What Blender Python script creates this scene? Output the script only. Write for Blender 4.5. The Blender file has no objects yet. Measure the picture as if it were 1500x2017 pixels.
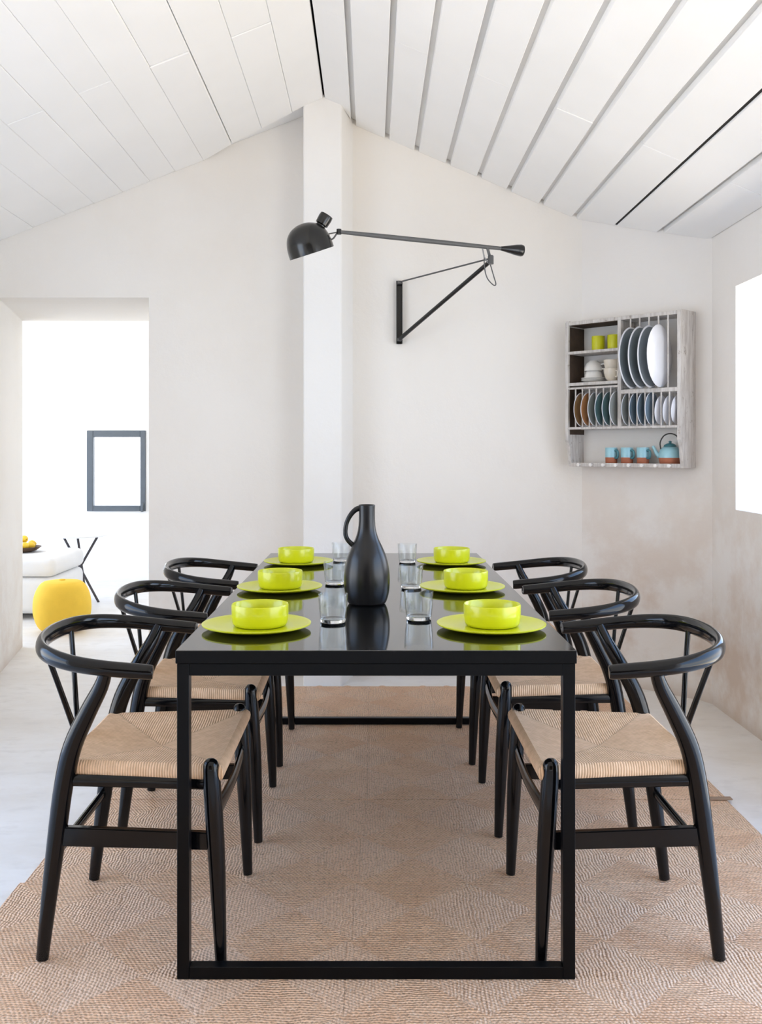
import bpy, bmesh, math, random
from mathutils import Vector, Matrix

random.seed(7)
S = bpy.context.scene
COL = S.collection
PI = math.pi

# ------------------------------------------------------------------ camera
cam_d = bpy.data.cameras.new('camera')
cam = bpy.data.objects.new('camera', cam_d)
COL.objects.link(cam)
cam.location = (0, 0, 1.189)
cam.rotation_euler = (PI / 2, 0, 0)
cam_d.sensor_fit = 'VERTICAL'
cam_d.sensor_height = 36.0
cam_d.sensor_width = 36.0 * 1500 / 2017
cam_d.lens = 36.0 * 1855 / 2017
cam_d.shift_x = (750 - 731) / 2017
cam_d.shift_y = (887 - 1008.5) / 2017
cam_d.clip_start = 0.02
S.camera = cam

# ------------------------------------------------------------------ world / light
S.view_settings.view_transform = 'Standard'
S.view_settings.look = 'None'
S.view_settings.gamma = 1.0
S.view_settings.use_curve_mapping = False
S.view_settings.exposure = 1.46
S.cycles.max_bounces = 10
S.cycles.diffuse_bounces = 6
S.cycles.adaptive_threshold = 0.025
S.cycles.transparent_max_bounces = 24
S.cycles.sample_clamp_indirect = 6.0

W = bpy.data.worlds.new('sky')
S.world = W
W.use_nodes = True
nt = W.node_tree
nt.nodes.clear()
o_ = nt.nodes.new('ShaderNodeOutputWorld')
bg = nt.nodes.new('ShaderNodeBackground')
tc = nt.nodes.new('ShaderNodeTexCoord')
sep = nt.nodes.new('ShaderNodeSeparateXYZ')
mr = nt.nodes.new('ShaderNodeMapRange')
mr.inputs['From Min'].default_value = -1
mr.inputs['From Max'].default_value = 1
cr = nt.nodes.new('ShaderNodeValToRGB')
e = cr.color_ramp.elements
e[0].position = 0.0; e[0].color = (1.22, 1.10, 0.93, 1)
e[1].position = 1.0; e[1].color = (0.22, 0.42, 0.90, 1)
a = cr.color_ramp.elements.new(0.32); a.color = (1.20, 1.10, 0.95, 1)
a = cr.color_ramp.elements.new(0.41); a.color = (0.62, 0.78, 1.0, 1)
a = cr.color_ramp.elements.new(0.52); a.color = (1.0, 1.0, 1.0, 1)
a = cr.color_ramp.elements.new(0.66); a.color = (0.48, 0.70, 1.05, 1)
nt.links.new(tc.outputs['Generated'], sep.inputs[0])
nt.links.new(sep.outputs['Z'], mr.inputs['Value'])
nt.links.new(mr.outputs[0], cr.inputs[0])
nt.links.new(cr.outputs[0], bg.inputs[0])
bg.inputs[1].default_value = 1.9
nt.links.new(bg.outputs[0], o_.inputs[0])


def portal(name, loc, rot, sx, sy):
    """Light portal in a wall opening: it guides the sky's light in, it emits nothing of its own."""
    l = bpy.data.lights.new(name, 'AREA')
    l.shape = 'RECTANGLE'; l.size = sx; l.size_y = sy
    l.cycles.is_portal = True
    ob = bpy.data.objects.new(name, l)
    ob.location = loc; ob.rotation_euler = rot
    COL.objects.link(ob)


portal('portal_window_right', (1.62, 3.60, 1.42), (0, PI / 2, 0), 1.0, 1.12)
portal('portal_opening_right', (1.62, 1.6, 1.02), (0, PI / 2, 0), 2.06, 2.2)
portal('portal_left', (-2.36, 1.9, 1.05), (0, -PI / 2, 0), 2.1, 2.2)
portal('portal_next_room', (-4.01, 7.05, 1.27), (0, -PI / 2, 0), 2.55, 2.3)
portal('portal_far_window', (-2.34, 8.66, 1.0), (-PI / 2, 0, 0), 0.54, 0.74)

# ------------------------------------------------------------------ helpers
MATS = {}


def new_mat(name):
    m = bpy.data.materials.new(name)
    m.use_nodes = True
    MATS[name] = m
    return m, m.node_tree, m.node_tree.nodes['Principled BSDF']


def N(t, kind, **kw):
    n = t.nodes.new(kind)
    for k, v in kw.items():
        if k.startswith('i_'):
            n.inputs[k[2:].replace('_', ' ')].default_value = v
        else:
            setattr(n, k, v)
    return n


def mth(t, op, a, b=None, c=None):
    n = t.nodes.new('ShaderNodeMath')
    n.operation = op
    for i, v in enumerate((a, b, c)):
        if v is None:
            continue
        if isinstance(v, (int, float)):
            n.inputs[i].default_value = v
        else:
            t.links.new(v, n.inputs[i])
    return n.outputs[0]


def mixc(t, fac, a, b):
    n = t.nodes.new('ShaderNodeMix')
    n.data_type = 'RGBA'
    for sock, v in ((n.inputs[0], fac), (n.inputs[6], a), (n.inputs[7], b)):
        if isinstance(v, (int, float)):
            sock.default_value = v
        elif isinstance(v, tuple):
            sock.default_value = v + (1,) if len(v) == 3 else v
        else:
            t.links.new(v, sock)
    return n.outputs[2]


def noise(t, vec, scale, detail=4, rough=0.55):
    n = t.nodes.new('ShaderNodeTexNoise')
    n.inputs['Scale'].default_value = scale
    n.inputs['Detail'].default_value = detail
    n.inputs['Roughness'].default_value = rough
    if vec is not None:
        t.links.new(vec, n.inputs['Vector'])
    return n.outputs['Fac']


def ramp(t, fac, p0, p1):
    n = t.nodes.new('ShaderNodeMapRange')
    n.interpolation_type = 'SMOOTHSTEP'
    n.inputs['From Min'].default_value = p0
    n.inputs['From Max'].default_value = p1
    t.links.new(fac, n.inputs['Value'])
    return n.outputs[0]


def bump(t, bsdf, height, strength=0.3, dist=0.01):
    n = t.nodes.new('ShaderNodeBump')
    n.inputs['Strength'].default_value = strength
    n.inputs['Distance'].default_value = dist
    t.links.new(height, n.inputs['Height'])
    t.links.new(n.outputs[0], bsdf.inputs['Normal'])


def simple(name, col, rough=0.5, spec=0.5, coat=0.0, metal=0.0, nscale=None, namp=0.12, bstr=0.0):
    m, t, b = new_mat(name)
    b.inputs['Roughness'].default_value = rough
    b.inputs['Specular IOR Level'].default_value = spec
    b.inputs['Coat Weight'].default_value = coat
    b.inputs['Coat Roughness'].default_value = 0.08
    b.inputs['Metallic'].default_value = metal
    tcn = N(t, 'ShaderNodeTexCoord')
    nz = noise(t, tcn.outputs['Object'], nscale or 12.0)
    c2 = tuple(min(1.0, c * (1 + namp)) for c in col)
    c1 = tuple(c * (1 - namp) for c in col)
    t.links.new(mixc(t, nz, c1, c2), b.inputs['Base Color'])
    if bstr > 0:
        bump(t, b, nz, bstr, 0.004)
    return m


# plaster walls
def plaster(name, col, stain, low, seed=0.0, h0=0.45, h1=1.75):
    m, t, b = new_mat(name)
    g = N(t, 'ShaderNodeNewGeometry')
    mp = N(t, 'ShaderNodeMapping')
    mp.inputs['Location'].default_value = (seed, seed * 1.7, seed * 0.6)
    t.links.new(g.outputs['Position'], mp.inputs['Vector'])
    P = mp.outputs[0]
    n1 = noise(t, P, 1.1, 5, 0.6)
    n2 = noise(t, P, 2.6, 6, 0.62)
    n3 = noise(t, P, 22.0, 4, 0.6)
    c = mixc(t, ramp(t, n1, 0.42, 0.75), col, tuple(x * 0.965 * y for x, y in zip(col, (1.0, 0.985, 0.965))))
    sp = N(t, 'ShaderNodeSeparateXYZ')
    t.links.new(g.outputs['Position'], sp.inputs[0])
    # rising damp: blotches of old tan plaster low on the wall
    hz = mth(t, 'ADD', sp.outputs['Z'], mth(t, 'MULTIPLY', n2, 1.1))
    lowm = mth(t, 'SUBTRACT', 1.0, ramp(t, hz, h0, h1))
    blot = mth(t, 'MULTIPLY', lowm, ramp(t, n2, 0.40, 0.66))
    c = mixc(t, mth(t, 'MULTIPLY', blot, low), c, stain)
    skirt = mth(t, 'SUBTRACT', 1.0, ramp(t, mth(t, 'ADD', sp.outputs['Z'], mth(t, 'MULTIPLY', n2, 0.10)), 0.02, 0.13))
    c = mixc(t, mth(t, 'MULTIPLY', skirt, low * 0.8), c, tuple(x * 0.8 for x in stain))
    t.links.new(c, b.inputs['Base Color'])
    b.inputs['Roughness'].default_value = 0.85
    b.inputs['Specular IOR Level'].default_value = 0.2
    h = mth(t, 'ADD', mth(t, 'MULTIPLY', n2, 1.0), mth(t, 'MULTIPLY', n3, 0.08))
    bump(t, b, h, 0.16, 0.05)
    return m


plaster('plaster', (0.84, 0.805, 0.755), (0.62, 0.49, 0.39), 0.55)
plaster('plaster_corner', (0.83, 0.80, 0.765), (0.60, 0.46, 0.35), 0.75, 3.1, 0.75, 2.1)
plaster('plaster_pillar', (0.85, 0.835, 0.81), (0.75, 0.68, 0.6), 0.15, 5.3)
plaster('plaster_next', (0.90, 0.89, 0.87), (0.8, 0.74, 0.68), 0.3, 8.3)

# floor
m, t, b = new_mat('floor_concrete')
g = N(t, 'ShaderNodeNewGeometry')
mp = N(t, 'ShaderNodeMapping')
mp.inputs['Scale'].default_value = (1.0, 1.7, 1.0)
t.links.new(g.outputs['Position'], mp.inputs['Vector'])
n1 = noise(t, mp.outputs[0], 1.6, 6, 0.65)
n2 = noise(t, mp.outputs[0], 9.0, 5, 0.6)
c = mixc(t, ramp(t, n1, 0.35, 0.68), (0.80, 0.775, 0.745), (0.73, 0.69, 0.64))
c = mixc(t, mth(t, 'MULTIPLY', ramp(t, n2, 0.5, 0.72), 0.45), c, (0.64, 0.61, 0.57))
t.links.new(c, b.inputs['Base Color'])
b.inputs['Roughness'].default_value = 0.55
bump(t, b, n2, 0.12, 0.01)

# painted ceiling boards
m, t, b = new_mat('white_board')
tcn = N(t, 'ShaderNodeTexCoord')
mp = N(t, 'ShaderNodeMapping')
mp.inputs['Scale'].default_value = (1.0, 0.06, 1.0)
g = N(t, 'ShaderNodeNewGeometry')
t.links.new(g.outputs['Position'], mp.inputs['Vector'])
n1 = noise(t, mp.outputs[0], 60.0, 5, 0.6)
n2 = noise(t, g.outputs['Position'], 1.8, 3)
oi = N(t, 'ShaderNodeObjectInfo')
c = mixc(t, ramp(t, n2, 0.3, 0.75), (0.91, 0.905, 0.895), (0.87, 0.865, 0.85))
c = mixc(t, mth(t, 'MULTIPLY', oi.outputs['Random'], 0.5), c, (0.86, 0.855, 0.845))
n4 = noise(t, g.outputs['Position'], 3.3, 2)
kn = ramp(t, noise(t, mp.outputs[0], 9.0, 2), 0.76, 0.80)
c = mixc(t, mth(t, 'MULTIPLY', kn, 0.25), c, (0.60, 0.55, 0.50))
t.links.new(c, b.inputs['Base Color'])
b.inputs['Roughness'].default_value = 0.6
bump(t, b, n1, 0.12, 0.003)

simple('roof_dark', (0.012, 0.010, 0.009), 0.9)
# black furniture
simple('black_lacquer', (0.0025, 0.0025, 0.003), 0.12, 0.34, 0.0, nscale=30)
simple('black_steel', (0.0025, 0.0025, 0.003), 0.30, 0.15, nscale=40)
m = simple('black_top', (0.006, 0.006, 0.006), 0.06, 0.5, nscale=6)
m.node_tree.nodes['Principled BSDF'].inputs['IOR'].default_value = 2.0
simple('jug_black', (0.006, 0.006, 0.007), 0.28, 0.42, 0.0, nscale=25, bstr=0.03)
simple('lime_glaze', (0.60, 0.62, 0.008), 0.28, 0.5, 0.25, nscale=9, namp=0.06)
simple('lime_dark', (0.56, 0.58, 0.02), 0.28, 0.5, 0.2, nscale=9, namp=0.06)
simple('lamp_black', (0.006, 0.0065, 0.0065), 0.25, 0.5, 0.2, nscale=20)
simple('lamp_grey', (0.10, 0.10, 0.10), 0.45, 0.5, nscale=30)
simple('lamp_inside', (0.75, 0.74, 0.72), 0.5)
simple('steel_thin', (0.30, 0.30, 0.30), 0.35, 0.5, metal=0.7)
simple('frame_grey_glare', (0.10, 0.115, 0.13), 0.5, nscale=20)  # dark frame lifted to blue-grey to paint the glare of the window
simple('pouf_yellow', (0.93, 0.60, 0.07), 0.75, 0.2, nscale=14, namp=0.08, bstr=0.2)
simple('bench_white', (0.80, 0.79, 0.78), 0.85, 0.2, nscale=7, namp=0.05, bstr=0.3)
simple('cushion_grey', (0.62, 0.65, 0.68), 0.9, 0.2, nscale=20, namp=0.08, bstr=0.2)
simple('bowl_brown', (0.09, 0.045, 0.018), 0.5, nscale=20)
simple('fruit_yellow', (0.85, 0.55, 0.03), 0.45, nscale=30)
simple('stick_dark', (0.06, 0.05, 0.05), 0.6, nscale=30)
simple('tray_white', (0.85, 0.85, 0.84), 0.4)
simple('mug_lime', (0.62, 0.62, 0.015), 0.35, 0.5, nscale=20, namp=0.05)
simple('china_white', (0.82, 0.80, 0.76), 0.25, 0.5, 0.2, nscale=18, namp=0.03)
simple('china_cream', (0.80, 0.72, 0.60), 0.3, 0.5, 0.2, nscale=18, namp=0.06)
simple('glaze_white_shaded', (0.20, 0.235, 0.26), 0.25, 0.5, 0.2, nscale=14, namp=0.08)  # white plates; the shade between them is put into this glaze colour
simple('glaze_teal', (0.11, 0.20, 0.215), 0.25, 0.5, 0.2, nscale=14, namp=0.1)
simple('glaze_blue', (0.15, 0.21, 0.27), 0.25, 0.5, 0.2, nscale=14, namp=0.1)
simple('glaze_orange', (0.50, 0.23, 0.09), 0.3, 0.5, 0.2, nscale=14, namp=0.1)
simple('glaze_brown', (0.27, 0.17, 0.075), 0.3, 0.5, 0.2, nscale=14, namp=0.1)
simple('glaze_grey', (0.27, 0.29, 0.28), 0.3, 0.5, 0.2, nscale=14, namp=0.1)
simple('glaze_white', (0.84, 0.85, 0.90), 0.2, 0.5, 0.3, nscale=14, namp=0.02)
simple('glaze_aqua', (0.32, 0.58, 0.66), 0.3, 0.5, 0.2, nscale=30, namp=0.08)
simple('glaze_deep_teal', (0.05, 0.19, 0.22), 0.3, 0.5, 0.2, nscale=30, namp=0.1)
simple('terracotta', (0.42, 0.15, 0.085), 0.75, 0.2, nscale=40, namp=0.15)
simple('iron_dark', (0.05, 0.05, 0.045), 0.5)
simple('wood_and_shade_brown', (0.075, 0.052, 0.038), 0.8, 0.2, nscale=30, namp=0.3)  # rack wood; also paints shade under top board and darkens unseen wall
simple('peg_white', (0.85, 0.82, 0.79), 0.5)

# weathered paint of the plate rack
m, t, b = new_mat('rack_paint')
tcn = N(t, 'ShaderNodeTexCoord')
mp = N(t, 'ShaderNodeMapping')
mp.inputs['Scale'].default_value = (1.0, 1.0, 0.12)
t.links.new(tcn.outputs['Object'], mp.inputs['Vector'])
n1 = noise(t, mp.outputs[0], 70.0, 5, 0.65)
n2 = noise(t, tcn.outputs['Object'], 26.0, 5, 0.7)
c = mixc(t, ramp(t, n1, 0.35, 0.7), (0.66, 0.63, 0.60), (0.47, 0.43, 0.40))
c = mixc(t, mth(t, 'MULTIPLY', ramp(t, n2, 0.60, 0.70), 0.7), c, (0.24, 0.19, 0.15))
t.links.new(c, b.inputs['Base Color'])
b.inputs['Roughness'].default_value = 0.75
bump(t, b, n1, 0.25, 0.003)

# woven cord seat: cords run square to the rail they wrap
m, t, b = new_mat('paper_cord')
tcn = N(t, 'ShaderNodeTexCoord')
sp = N(t, 'ShaderNodeSeparateXYZ')
t.links.new(tcn.outputs['Object'], sp.inputs[0])
ux = mth(t, 'DIVIDE', mth(t, 'SUBTRACT', sp.outputs['X'], 0.02), 0.185)
vy = mth(t, 'DIVIDE', sp.outputs['Y'], 0.222)
sel = mth(t, 'GREATER_THAN', mth(t, 'ABSOLUTE', vy), mth(t, 'ABSOLUTE', ux))
nd = noise(t, tcn.outputs['Object'], 8.0, 3)
wob = mth(t, 'MULTIPLY', mth(t, 'SUBTRACT', nd, 0.5), 0.012)
fx = mth(t, 'SINE', mth(t, 'MULTIPLY', mth(t, 'ADD', sp.outputs['X'], wob), 2 * PI / 0.0062))
fy = mth(t, 'SINE', mth(t, 'MULTIPLY', mth(t, 'ADD', sp.outputs['Y'], wob), 2 * PI / 0.0062))
mx = N(t, 'ShaderNodeMix'); mx.data_type = 'FLOAT'
t.links.new(sel, mx.inputs[0]); t.links.new(fy, mx.inputs[2]); t.links.new(fx, mx.inputs[3])
st = mx.outputs[0]
n2 = noise(t, tcn.outputs['Object'], 45.0, 4)
c = mixc(t, ramp(t, n2, 0.3, 0.7), (0.84, 0.58, 0.38), (0.72, 0.48, 0.30))
c = mixc(t, mth(t, 'MULTIPLY', ramp(t, st, -0.3, -1.0), 0.55), c, (0.30, 0.18, 0.10))
dg = mth(t, 'ABSOLUTE', mth(t, 'SUBTRACT', mth(t, 'ABSOLUTE', ux), mth(t, 'ABSOLUTE', vy)))
c = mixc(t, mth(t, 'MULTIPLY', mth(t, 'SUBTRACT', 1.0, ramp(t, dg, 0.0, 0.035)), mth(t, 'MULTIPLY', nd, 0.45)), c, (0.20, 0.12, 0.07))
t.links.new(c, b.inputs['Base Color'])
b.inputs['Roughness'].default_value = 0.8
b.inputs['Specular IOR Level'].default_value = 0.25
bump(t, b, st, 0.5, 0.0012)

# plaited sea-grass squares of the rug
m, t, b = new_mat('seagrass')
tcn = N(t, 'ShaderNodeTexCoord')
sp = N(t, 'ShaderNodeSeparateXYZ')
t.links.new(tcn.outputs['Object'], sp.inputs[0])
g = N(t, 'ShaderNodeNewGeometry')
oi = N(t, 'ShaderNodeObjectInfo')
sel = mth(t, 'GREATER_THAN', mth(t, 'ABSOLUTE', sp.outputs['X']), mth(t, 'ABSOLUTE', sp.outputs['Y']))
nd = noise(t, g.outputs['Position'], 16.0, 3)
wob = mth(t, 'MULTIPLY', mth(t, 'SUBTRACT', nd, 0.5), 0.022)
per = 0.0085
fx = mth(t, 'SINE', mth(t, 'MULTIPLY', mth(t, 'ADD', sp.outputs['X'], wob), 2 * PI / per))
fy = mth(t, 'SINE', mth(t, 'MULTIPLY', mth(t, 'ADD', sp.outputs['Y'], wob), 2 * PI / per))
px_ = mth(t, 'SINE', mth(t, 'ADD', mth(t, 'MULTIPLY', sp.outputs['Y'], 2 * PI / 0.0105), mth(t, 'MULTIPLY', sp.outputs['X'], 2 * PI / per * 0.5)))
py_ = mth(t, 'SINE', mth(t, 'ADD', mth(t, 'MULTIPLY', sp.outputs['X'], 2 * PI / 0.0105), mth(t, 'MULTIPLY', sp.outputs['Y'], 2 * PI / per * 0.5)))
A = mth(t, 'ADD', fx, mth(t, 'MULTIPLY', px_, 0.6))
B = mth(t, 'ADD', fy, mth(t, 'MULTIPLY', py_, 0.6))
mx = N(t, 'ShaderNodeMix'); mx.data_type = 'FLOAT'
t.links.new(sel, mx.inputs[0]); t.links.new(B, mx.inputs[2]); t.links.new(A, mx.inputs[3])
st = mx.outputs[0]
nf = noise(t, g.outputs['Position'], 95.0, 4, 0.75)
nl = noise(t, g.outputs['Position'], 5.5, 6, 0.7)
c = mixc(t, ramp(t, nl, 0.3, 0.7), (0.95, 0.62, 0.39), (0.80, 0.46, 0.26))
c = mixc(t, mth(t, 'MULTIPLY', mth(t, 'MULTIPLY', sel, nl), 0.55), c, (0.92, 0.74, 0.58))  # lighter tone paints the sheen of strands lying this way
c = mixc(t, mth(t, 'MULTIPLY', oi.outputs['Random'], 0.5), c, (0.80, 0.47, 0.26))
c = mixc(t, mth(t, 'MULTIPLY', ramp(t, nf, 0.52, 0.66), 0.75), c, (0.40, 0.23, 0.13))
c = mixc(t, mth(t, 'MULTIPLY', ramp(t, nf, 0.48, 0.30), 0.5), c, (0.96, 0.77, 0.60))
c = mixc(t, mth(t, 'MULTIPLY', ramp(t, st, -0.6, -1.5), 0.55), c, (0.28, 0.18, 0.11))
t.links.new(c, b.inputs['Base Color'])
b.inputs['Roughness'].default_value = 0.48
b.inputs['Specular IOR Level'].default_value = 0.6
hh = mth(t, 'ADD', mth(t, 'MULTIPLY', st, 0.7), mth(t, 'MULTIPLY', nf, 2.4))
bump(t, b, hh, 0.75, 0.004)
simple('rug_backing', (0.30, 0.20, 0.13), 0.9)

# glass
m, t, b = new_mat('clear_glass')
out = t.nodes['Material Output']
lw = N(t, 'ShaderNodeLayerWeight'); lw.inputs[0].default_value = 0.5
ff = mth(t, 'ADD', 0.025, mth(t, 'MULTIPLY', mth(t, 'POWER', lw.outputs['Facing'], 3.2), 0.8))
tr = N(t, 'ShaderNodeBsdfTransparent'); tr.inputs[0].default_value = (0.972, 0.985, 0.99, 1)
gl = N(t, 'ShaderNodeBsdfGlossy'); gl.inputs['Roughness'].default_value = 0.02
ms = N(t, 'ShaderNodeMixShader')
t.links.new(ff, ms.inputs[0]); t.links.new(tr.outputs[0], ms.inputs[1]); t.links.new(gl.outputs[0], ms.inputs[2])
t.links.new(ms.outputs[0], out.inputs['Surface'])
m, t, b = new_mat('solid_glass')
b.inputs['Base Color'].default_value = (0.98, 0.99, 1.0, 1)
b.inputs['Roughness'].default_value = 0.0
b.inputs['Transmission Weight'].default_value = 1.0
b.inputs['IOR'].default_value = 1.47
m, t, b = new_mat('pane_glass')
out = t.nodes['Material Output']
fr = N(t, 'ShaderNodeFresnel'); fr.inputs[0].default_value = 1.45
tr = N(t, 'ShaderNodeBsdfTransparent')
gl = N(t, 'ShaderNodeBsdfGlossy'); gl.inputs['Roughness'].default_value = 0.02
ms = N(t, 'ShaderNodeMixShader')
t.links.new(fr.outputs[0], ms.inputs[0]); t.links.new(tr.outputs[0], ms.inputs[1]); t.links.new(gl.outputs[0], ms.inputs[2])
t.links.new(ms.outputs[0], out.inputs['Surface'])


# ---- geometry helpers
def finish(bm, name, mat, parent=None, smooth=None, loc=None):
    bmesh.ops.recalc_face_normals(bm, faces=bm.faces[:])
    me = bpy.data.meshes.new(name)
    bm.to_mesh(me); bm.free()
    if smooth is not None:
        me.polygons.foreach_set('use_smooth', [True] * len(me.polygons))
        me.set_sharp_from_angle(angle=math.radians(smooth))
    mats = mat if isinstance(mat, (list, tuple)) else [mat]
    for x in mats:
        me.materials.append(MATS[x])
    ob = bpy.data.objects.new(name, me)
    COL.objects.link(ob)
    if loc is not None:
        ob.location = loc
    if parent is not None:
        ob.parent = parent
    return ob


def tag(o, label, cat=None, group=None, kind=None):
    o['label'] = label
    if cat: o['category'] = cat
    if group: o['group'] = group
    if kind: o['kind'] = kind
    return o


def empty(name, loc=(0, 0, 0), rz=0.0):
    o = bpy.data.objects.new(name, None)
    o.empty_display_size = 0.1
    o.location = loc; o.rotation_euler = (0, 0, rz)
    COL.objects.link(o)
    return o


def box(bm, x0, x1, y0, y1, z0, z1, bev=0.0, seg=1):
    r = bmesh.ops.create_cube(bm, size=1.0)
    vs = r['verts']
    for v in vs:
        v.co = Vector(((x0 + x1) / 2 + v.co.x * (x1 - x0), (y0 + y1) / 2 + v.co.y * (y1 - y0), (z0 + z1) / 2 + v.co.z * (z1 - z0)))
    if bev > 0:
        es = list({e for v in vs for e in v.link_edges})
        bmesh.ops.bevel(bm, geom=es, offset=bev, segments=seg, affect='EDGES', profile=0.5)


def prism(bm, poly, z0, z1):
    a = [bm.verts.new((p[0], p[1], z0 if not callable(z0) else z0(p[0], p[1]))) for p in poly]
    c = [bm.verts.new((p[0], p[1], z1 if not callable(z1) else z1(p[0], p[1]))) for p in poly]
    n = len(poly)
    bm.faces.new(a[::-1]); bm.faces.new(c)
    for i in range(n):
        bm.faces.new((a[i], a[(i + 1) % n], c[(i + 1) % n], c[i]))


def lathe(bm, prof, seg=32, M=None, closed=False):
    rings = []
    for r, z in prof:
        if r < 1e-6:
            rings.append([bm.verts.new((0, 0, z))])
        else:
            rings.append([bm.verts.new((r * math.cos(2 * PI * k / seg), r * math.sin(2 * PI * k / seg), z)) for k in range(seg)])
    allv = [v for r_ in rings for v in r_]
    pairs = list(zip(rings[:-1], rings[1:]))
    if closed:
        pairs.append((rings[-1], rings[0]))
    for A_, B_ in pairs:
        if len(A_) == 1 and len(B_) == 1:
            continue
        for k in range(seg):
            k2 = (k + 1) % seg
            if len(A_) == 1:
                bm.faces.new((A_[0], B_[k], B_[k2]))
            elif len(B_) == 1:
                bm.faces.new((A_[k], A_[k2], B_[0]))
            else:
                bm.faces.new((A_[k], A_[k2], B_[k2], B_[k]))
    if M is not None:
        for v in allv:
            v.co = M @ v.co
    return allv


def catmull(pts, n):
    """Smooth a list of tuples (any length) through n sub-steps per span."""
    P = [tuple(p) for p in pts]
    out = []
    for i in range(len(P) - 1):
        p0 = P[max(i - 1, 0)]; p1 = P[i]; p2 = P[i + 1]; p3 = P[min(i + 2, len(P) - 1)]
        for k in range(n):
            s = k / n
            out.append(tuple(0.5 * (2 * b_ + (c_ - a_) * s + (2 * a_ - 5 * b_ + 4 * c_ - d_) * s * s + (3 * b_ - a_ - 3 * c_ + d_) * s ** 3)
                             for a_, b_, c_, d_ in zip(p0, p1, p2, p3)))
    out.append(P[-1])
    return out


def tube(bm, pts, seg=12, up=(0, 0, 1), cap=True, dome=False):
    """pts: (x,y,z,side_radius,up_radius)."""
    up = Vector(up)
    C = [Vector(p[:3]) for p in pts]
    rings = []
    n = len(C)
    for i in range(n):
        tg = (C[min(i + 1, n - 1)] - C[max(i - 1, 0)]).normalized()
        sd = tg.cross(up)
        if sd.length < 1e-4:
            sd = tg.cross(Vector((1, 0, 0)))
        sd.normalize()
        u2 = sd.cross(tg).normalized()
        a_, b_ = pts[i][3], pts[i][4] if len(pts[i]) > 4 else pts[i][3]
        rings.append([bm.verts.new(C[i] + sd * a_ * math.cos(2 * PI * k / seg) + u2 * b_ * math.sin(2 * PI * k / seg)) for k in range(seg)])
    for A_, B_ in zip(rings[:-1], rings[1:]):
        for k in range(seg):
            bm.faces.new((A_[k], A_[(k + 1) % seg], B_[(k + 1) % seg], B_[k]))
    if cap:
        bm.faces.new(rings[0][::-1]); bm.faces.new(rings[-1])


def rod(bm, p, q, r, seg=10, up=(0, 0, 1)):
    tube(bm, [(*p, r, r), (*q, r, r)], seg, up)


def copy_tree(o, parent=None):
    c_ = o.copy(); COL.objects.link(c_); c_.parent = parent
    for ch in list(o.children):
        copy_tree(ch, c_)
    return c_


# ------------------------------------------------------------------ room shell
FZ = -0.010          # floor level; rug top is z = 0
XR, ZR = -0.243, 2.982
SR, SL = 0.427, 0.394
XW, XL = 1.61, -2.35
YB, YF = 5.0, -3.2
DIAG = 6.092         # X + Y on the diagonal corner wall
X1 = DIAG - YB       # 1.092


def zc(x, y=0):
    return ZR - SR * (x - XR) if x >= XR else ZR - SL * (XR - x)


bm = bmesh.new()
box(bm, -4.4, 2.1, -2.2, 9.1, FZ - 0.2, FZ)
tag(finish(bm, 'floor', 'floor_concrete'), 'pale whitewashed concrete floor', 'floor', kind='structure')

TOP = 3.35
bm = bmesh.new()
prism(bm, [(-0.2, 5.0), (X1 - 0.06, 5.0), (X1 - 0.02, 4.996), (X1 + 0.02, 4.975), (X1 + 0.045, 5.3), (-0.2, 5.3)], FZ, TOP)
tag(finish(bm, 'wall_back', 'plaster', smooth=40), 'off-white plaster back wall behind the black wall lamp', 'wall', kind='structure')
bm = bmesh.new()
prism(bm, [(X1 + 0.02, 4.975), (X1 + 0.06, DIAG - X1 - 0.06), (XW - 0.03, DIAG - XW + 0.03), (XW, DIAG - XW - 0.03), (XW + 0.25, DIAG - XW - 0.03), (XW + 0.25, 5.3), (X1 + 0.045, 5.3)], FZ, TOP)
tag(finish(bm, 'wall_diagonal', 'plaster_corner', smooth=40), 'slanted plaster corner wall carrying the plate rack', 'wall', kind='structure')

# right wall with the bright window and an unseen opening beside the camera, widened for light
YC = DIAG - XW - 0.03
WT = XW + 0.22
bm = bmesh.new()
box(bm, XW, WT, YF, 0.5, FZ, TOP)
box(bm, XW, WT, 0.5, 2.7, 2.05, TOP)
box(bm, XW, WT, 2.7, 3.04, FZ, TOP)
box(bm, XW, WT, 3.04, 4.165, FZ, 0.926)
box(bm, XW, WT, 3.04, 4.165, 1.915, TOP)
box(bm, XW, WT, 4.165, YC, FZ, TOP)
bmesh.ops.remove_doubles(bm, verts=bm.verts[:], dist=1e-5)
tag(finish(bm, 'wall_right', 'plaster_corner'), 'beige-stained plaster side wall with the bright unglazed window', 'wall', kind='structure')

bm = bmesh.new()
box(bm, XL - 0.25, XL, YF, 0.8, FZ, TOP)
box(bm, XL - 0.25, XL, 3.0, 5.0, FZ, TOP)
box(bm, XL - 0.25, XL, 0.8, 3.0, 2.1, TOP)  # unseen opening below, put in to light the room from this side
tag(finish(bm, 'wall_left', 'plaster'), 'plaster side wall with an unseen opening added for light beside the viewer', 'wall', kind='structure')
bm = bmesh.new()
box(bm, XL, WT, YF - 0.25, YF, FZ, TOP)  # unseen wall toned dark so the black furniture reflects little
tag(finish(bm, 'wall_front', 'wood_and_shade_brown'), 'unseen wall behind the viewer, darkened to keep reflections black', 'wall', kind='structure')

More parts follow.
